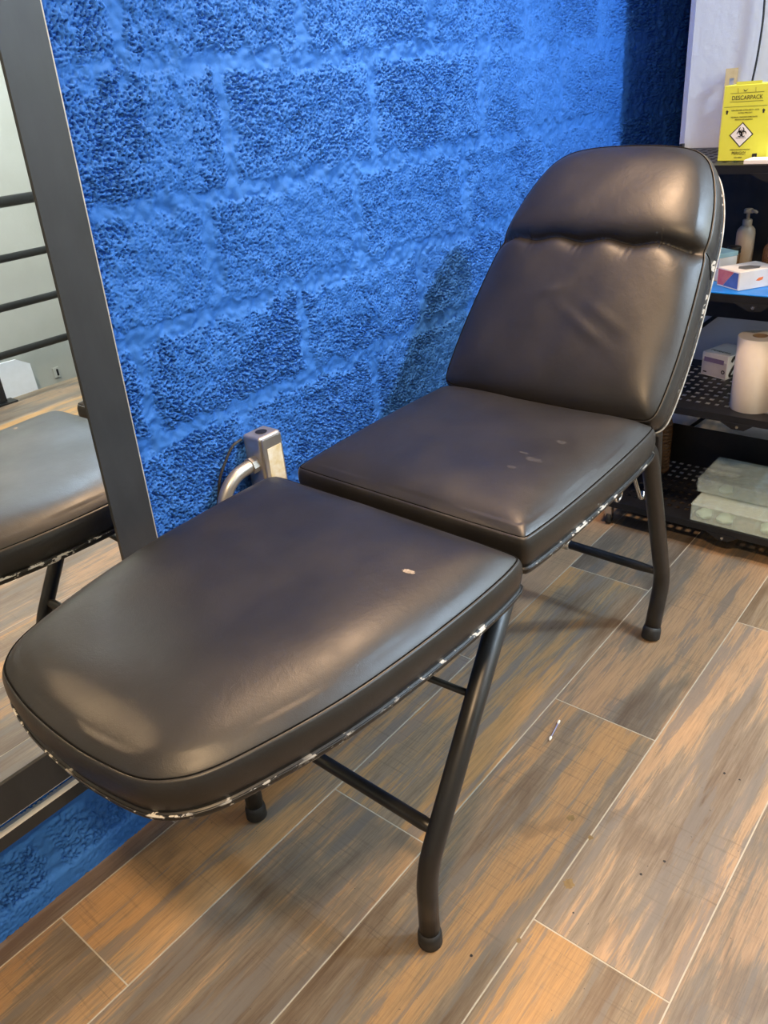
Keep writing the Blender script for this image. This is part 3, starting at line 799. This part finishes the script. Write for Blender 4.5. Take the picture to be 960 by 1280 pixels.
# local: x to right-back, y to left-back; end face is x=0, long face is y=0
c.rotation_euler = (0, 0, math.radians(-33.5))
obj('top_picture', prism([(.03, .018, .0472), (.066, .012, .0472), (.084, .028, .0472), (.07, .05, .0472), (.040, .056, .0472), (.024, .038, .0472)], (0, 0, .0003)), M['darkgrey'], c)
obj('end_print', prism([(-.0004, .005, .004), (-.0004, .06, .004), (-.0004, .022, .043), (-.0004, .005, .043)], (.0003, 0, 0)), M['blueprint'], c)
obj('end_print', prism([(-.0004, .061, .004), (-.0004, .083, .004), (-.0004, .083, .043), (-.0004, .023, .043)], (.0003, 0, 0)), M['redprint'], c)
obj('logo_mark', prism([(.050, -.0004, .020), (.058, -.0004, .026), (.072, -.0004, .027), (.070, -.0004, .020), (.060, -.0004, .018)], (0, .0003, 0)), M['orange'], c)
d = carton('carton', (2.265, -.505), 0., .07, .06, .060, ZM, 'small white carton with orange letters and pale blue lid, against the chair back', M['white'])
d.location = (2.245, -.466, ZT); d.rotation_euler = (0, 0, math.radians(-30))
obj('lid', B((-.001, -.001, .0602), (.061, .071, .072), .001, 1), M['teal'], d)
text_mesh('letters', 'A2', .022, M['orange'], d, Matrix.Translation((-.0006, .018, .040)) @ Matrix(((0, 0, -1, 0), (-1, 0, 0, 0), (0, 1, 0, 0), (0, 0, 0, 1))), stretch=1.3)
PB = empty('pump_bottle', (2.405, -.478, ZT), 'beige pump dispenser bottle standing at the back of the rack shelf', 'bottle')
obj('body', lathe([(0, 0), (.022, 0), (.0245, .003), (.0245, .098), (.0225, .108), (.016, .116), (.011, .119), (.011, .123), (0, .123)], 28), M['pump'], PB, True)
obj('collar', lathe([(.0125, .1195), (.0125, .133), (.0105, .135), (0, .135)], 24), M['pump'], PB, True)
obj('pump_head', lathe([(.0045, .134), (.0045, .150), (.0120, .151), (.0125, .160), (.010, .1625), (0, .163)], 24), M['pump'], PB, True)
obj('spout', T([(0, 0, .157), (-.008, -.018, .157), (-.0105, -.026, .154)], [.0055, .0045, .0035], 12), M['pump'], PB, True)
JR = empty('small_jar', (2.345, -.470, ZT), 'small dark round jar with banded lid beside the beige pump bottle', 'jar')
obj('body', lathe([(0, 0), (.016, 0), (.0175, .002), (.0175, .052), (.015, .056), (0, .056)], 24), M['amber'], JR, True)
obj('lid', lathe([(0, .0565), (.0178, .0565), (.0178, .062), (.0165, .0635), (.0178, .065), (.0178, .072), (.016, .074), (0, .074)], 24), M['black'], JR, True)
for i, (x, y, h, r, lb) in enumerate(((2.395, -.545, .10, .012, 'slim dark dropper bottle just right of the beige pump bottle'), (2.40, -.590, .085, .014, 'squat dark bottle at the back of the shelf near the right edge'))):
    e = empty('ink_bottle', (x, y, ZT), lb, 'bottle', 0., 'small dark bottles on the shelf')
    obj('body', lathe([(0, 0), (r, 0), (r * 1.08, .002), (r * 1.08, h * .6), (r * .9, h * .68), (r * .4, h * .74), (r * .4, h * .78), (0, h * .78)], 20), M['amber'], e, True)
    obj('cap', lathe([(r * .5, h * .77), (r * .48, h * .92), (r * .2, h), (0, h)], 16), M['black'], e, True)

# middle tier
ZC = TIERS[1] + .0005
def roll(x, y, label):
    e = empty('paper_roll', (x, y, ZC), label, 'paper roll', 0., 'paper towel rolls')
    obj('paper', lathe([(.019, .0), (.0535, .0), (.0545, .0012), (.0545, .1985), (.0535, .2), (.019, .2), (.019, .0)], 48), M['paper'], e, True)
    obj('core', lathe([(.0175, .001), (.0188, .001), (.0188, .2005), (.0175, .2005), (.0175, .001)], 32), M['tube'], e, True)
    for o_ in e.children:
        md = o_.modifiers.new('e', 'EDGE_SPLIT'); md.split_angle = math.radians(40)
roll(2.205, -.607, 'white paper towel roll standing on the rack shelf beside the glove carton')
roll(2.195, -.722, 'white paper towel roll cut off by the right edge of the photo')
g = empty('glove_box', (2.385, -.478, ZC), 'small white and grey printed carton with black scroll, beside the paper roll', 'box', math.radians(-17))
obj('body', B((0, 0, 0), (.115, .088, .072), .001, 1), M['white'], g)
obj('end_print', B((-.0006, .003, .004), (-.0001, .085, .050)), M['greyprint'], g)
obj('end_band', B((-.0010, .012, .044), (-.0005, .080, .058)), M['violet'], g)
obj('end_mark', lathe([(.003, 0), (.0062, 0), (.0062, .0005), (.003, .0005), (.003, 0)], 18), M['ink'], g).matrix_local = Matrix.Translation((-.0004, .012, .022)) @ Matrix.Rotation(-PI / 2, 4, 'Y')
obj('end_mark', B((-.0010, .068, .010), (-.0005, .080, .014)), M['ink'], g)
sw = [(.018, 0, .052), (.03, 0, .064), (.055, 0, .064), (.06, 0, .050), (.04, 0, .042), (.018, 0, .020), (.016, 0, .010), (.03, 0, .006), (.05, 0, .010)]
obj('scroll_mark', tube(bmesh.new(), [(p[0], -.0002, p[2]) for p in smooth_path(sw, 6)], .0042, 8), M['ink'], g)
text_mesh('top_letters', 'revocno', .020, M['ink'], g, Matrix.Translation((.03, .046, .0723)) @ Matrix.Rotation(-PI / 2, 4, 'Z'))

# bottom tier
ZB = TIERS[0] + .0005
def organiser(name, x0, y0, wx, wy, h, z, label, m, fill):
    e = empty(name, (x0, y0, z), label, 'organiser box', 0., 'organiser boxes on the lowest shelf')
    bm = bmesh.new(); t = .0018
    box(bm, (0, -wy, 0), (wx, 0, t)); box(bm, (0, -wy, t), (t, 0, h)); box(bm, (wx - t, -wy, t), (wx, 0, h)); box(bm, (t, -wy, t), (wx - t, -wy + t, h)); box(bm, (t, -t, t), (wx - t, 0, h))
    obj('tray', bm, m, e)
    obj('lid', B((-.003, -wy - .003, h + .0003), (wx + .003, .003, h + .006), .0015, 1), m, e)
    n = 6
    bm = bmesh.new()
    for i in range(1, n): box(bm, (t, -wy * i / n - .0008, t), (wx - t, -wy * i / n + .0008, h - .002))
    box(bm, (wx * .5 - .0008, -wy + t, t), (wx * .5 + .0008, -t, h - .002))
    for i in range(n + 1): box(bm, (-.0012, -wy * i / n - (.0015 if i else 0), .003), (-.0001, -wy * i / n + (.0015 if i < n else 0), h - .001))
    obj('dividers', bm, m, e)
    for i in range(n):
        if not fill[i % len(fill)]: continue
        yc = -wy * (i + .5) / n; hh = h * random.uniform(.35, .6)
        bm = bmesh.new(); bmesh.ops.create_icosphere(bm, subdivisions=3, radius=1.)
        for v in bm.verts:
            q = v.co; r_ = 1 + .18 * math.sin(5 * q.x + i) * math.sin(4 * q.y + 2) + .1 * math.sin(9 * q.z)
            v.co = Vector((wx * .17 + q.x * wx * .145 * r_, yc + q.y * wy / n * .40 * r_, t + .002 + hh * .5 + q.z * hh * .5))
        obj('contents', bm, M['mint'], e, True)
    return e
organiser('organiser_box', 2.128, -.505, .20, .36, .050, ZB, 'large translucent compartment box with mint contents on the lowest rack shelf', M['clear'], [1, 1, 0, 1])
u = organiser('organiser_box', 2.205, -.492, .17, .30, .038, ZB + .0575, 'smaller clear box wrapped in crinkled film, stacked on the compartment box', M['clear'], [0, 1, 0])
bm = bmesh.new(); nn = 40; prev = None
for i in range(nn + 1):
    y = -.303 + .306 * i / nn; row = []
    for j in range(6):
        zz = .002 + .046 * j / 5
        row.append(bm.verts.new((-.005 - .004 * math.sin(i * 1.7 + j * .8) * math.sin(i * .6 + j), y + .002 * math.sin(j * 2 + i), zz)))
    row.append(bm.verts.new((.03, y, .0455 + .001 * math.sin(i)))); row.append(bm.verts.new((.15, y, .0455 + .0008 * math.sin(i * 2.))))
    if prev:
        for j in range(len(row) - 1): bm.faces.new((prev[j], row[j], row[j + 1], prev[j + 1]))
    prev = row
obj('film_wrap', bm, M['film'], u, True)
AB = empty('ribbed_bottle', (2.395, -.290, ZB), 'amber ribbed plastic bottle at the back of the lowest rack shelf behind the chair', 'bottle')
pr = [(0, 0), (.030, 0), (.036, .004)]
for i in range(12):
    z = .012 + i * .013; pr += [(.038, z), (.0385, z + .003), (.035, z + .0065), (.0385, z + .010)]
pr += [(.037, .172), (.030, .195), (.016, .215), (.013, .222), (.013, .235), (0, .235)]
obj('body', lathe(pr, 32), M['amber'], AB, True)
obj('cap', lathe([(.0142, .223), (.0142, .237), (.013, .239), (0, .239)], 20), M['black'], AB, True)

# cord on the white wall
o = obj('power_cord', T(smooth_path([(XB - .012, -.404, 1.62), (XB - .012, -.411, 1.43), (XB - .013, -.414, 1.36), (XB - .014, -.411, 1.28), (XB - .016, -.405, 1.215), (XB - .02, -.402, 1.16), (XB - .022, -.40, 1.08)], 8), .0028, 8), M['cord'], None, True)
tag(o, 'thin black cord hanging down the white wall above the yellow box', 'cord')

# ------------------------------------------------------------------ floor bits
def floor_mark(name, x, y, r, m, seed, z=.0004):
    rr = random.Random(seed); bm = bmesh.new(); ce = bm.verts.new((x, y, z)); n = 18
    ring = [bm.verts.new((x + r * rr.uniform(.6, 1.15) * math.cos(2 * PI * k / n), y + r * rr.uniform(.6, 1.15) * math.sin(2 * PI * k / n), z)) for k in range(n)]
    for k in range(n): bm.faces.new((ce, ring[k], ring[(k + 1) % n]))
    obj(name, bm, m, FLOOR)
for i, (x, y, r) in enumerate(STAINS): floor_mark('stain', x, y, r, M['stain'], 20 + i)
for i, (x, y, r) in enumerate(SPECKS): floor_mark('speck', x, y, r, M['ink'], 60 + i)
Q0, Q1 = Vector((1.181, -.564, .0032)), Vector((1.245, -.553, .0032))
SWB = empty('cotton_swab', (1.213, -.5585, 0), 'cotton swab with a blue stick lying on the wooden floor', 'cotton swab', math.atan2(.011, .064))
obj('stick', T([(-.030, 0, .0030), (.030, 0, .0030)], .0013, 10), M['stick'], SWB, True)
for sg in (-1, 1):
    obj('cotton_tip', T([(sg * .0215, 0, .0032), (sg * .0235, 0, .0032), (sg * .028, 0, .0032), (sg * .0325, 0, .0032), (sg * .0345, 0, .0032)], [.0013, .0027, .0030, .0024, .0008], 12), M['cotton'], SWB, True)

# ------------------------------------------------------------------ seen only in the mirror: railing on the far side of the room
RY = -2.985
GR = empty('guard_railing', (1.0, RY, 0), 'black metal guard railing with round bars, seen in the mirror', 'railing')
GR.location = (0, 0, 0)
for z, r in ((.945, .026), (.690, .019), (.462, .019), (.235, .019)):
    obj('bar', T([(-1.45, RY, z), (2.50, RY, z)], r, 14), M['leg'], GR, True)
for x in (-1.2, .25, 1.70):
    p = obj('post', B((x - .035, RY - .018, .008), (x + .035, RY + .018, .95), .003), M['leg'], GR)
    obj('base_plate', B((x - .075, RY - .03, .0005), (x + .075, RY + .05, .009), .002), M['leg'], p)
o = obj('white_panel', prism([(1.70, -3.97, -.60), (2.375, -3.97, -.60), (2.365, -3.97, -.112), (2.283, -3.97, -.062), (1.70, -3.97, -.045)], (0, .02, 0)), M['panel'])
tag(o, 'white panel with a clipped corner behind the railing, seen in the mirror', 'panel')

WS = empty('wall_socket', (2.545, -3.998, -.235), 'small pale socket plate low on the grey wall, seen in the mirror', 'socket')
obj('plate', B((-.022, 0, -.035), (.022, .008, .035), .003), M['grey_wall'], WS)
obj('opening', B((.000, .0075, -.022), (.014, .0095, .022)), M['black'], WS)

# ------------------------------------------------------------------ light
def area(name, loc, target, size, power, color, shape='DISK', sy=None):
    l = bpy.data.lights.new(name, 'AREA'); l.shape = shape; l.size = size; l.energy = power; l.color = color
    if sy: l.size_y = sy
    o = bpy.data.objects.new(name, l); COL.objects.link(o); o.location = loc
    o.rotation_euler = (Vector(target) - Vector(loc)).to_track_quat('-Z', 'Y').to_euler(); return o
def point(name, loc, r, power, color):
    l = bpy.data.lights.new(name, 'POINT'); l.shadow_soft_size = r; l.energy = power; l.color = color
    o = bpy.data.objects.new(name, l); COL.objects.link(o); o.location = loc; return o
def spot(name, loc, target, cone, blend, r, power, color):
    l = bpy.data.lights.new(name, 'SPOT'); l.spot_size = math.radians(cone); l.spot_blend = blend; l.shadow_soft_size = r; l.energy = power; l.color = color
    o = bpy.data.objects.new(name, l); COL.objects.link(o); o.location = loc
    o.rotation_euler = (Vector(target) - Vector(loc)).to_track_quat('-Z', 'Y').to_euler(); return o
point('cool_lamp', (2.10, -2.20, 2.58), .085, 165., (.55, .75, 1.))
point('stand_lamp', (2.12, -1.72, 1.66), .10, 24., (.90, 1., .92))
area('ceiling_lamp', (-.25, -1.35, 2.62), (-.1, -1.2, 0), .22, 56., (1., .68, .38))
spot('warm_downlight', (1.38, -.42, 2.62), (1.30, -.5, 0), 84., .9, .12, 200., (1., .66, .40))
area('landing_fill', (1.5, -3.15, 2.6), (2.2, -4.0, .2), .4, 60., (1., .97, .9))  # added unseen fill, brightens the grey wall and white panel in the mirror

w = bpy.data.worlds.new('world'); S.world = w; w.use_nodes = True
w.node_tree.nodes['Background'].inputs[0].default_value = (.55, .65, .8, 1); w.node_tree.nodes['Background'].inputs[1].default_value = .045
S.view_settings.view_transform = 'Standard'; S.view_settings.look = 'None'; S.view_settings.exposure = 0.; S.view_settings.gamma = 1.
S.view_settings.use_curve_mapping = False
S.cycles.max_bounces = 8
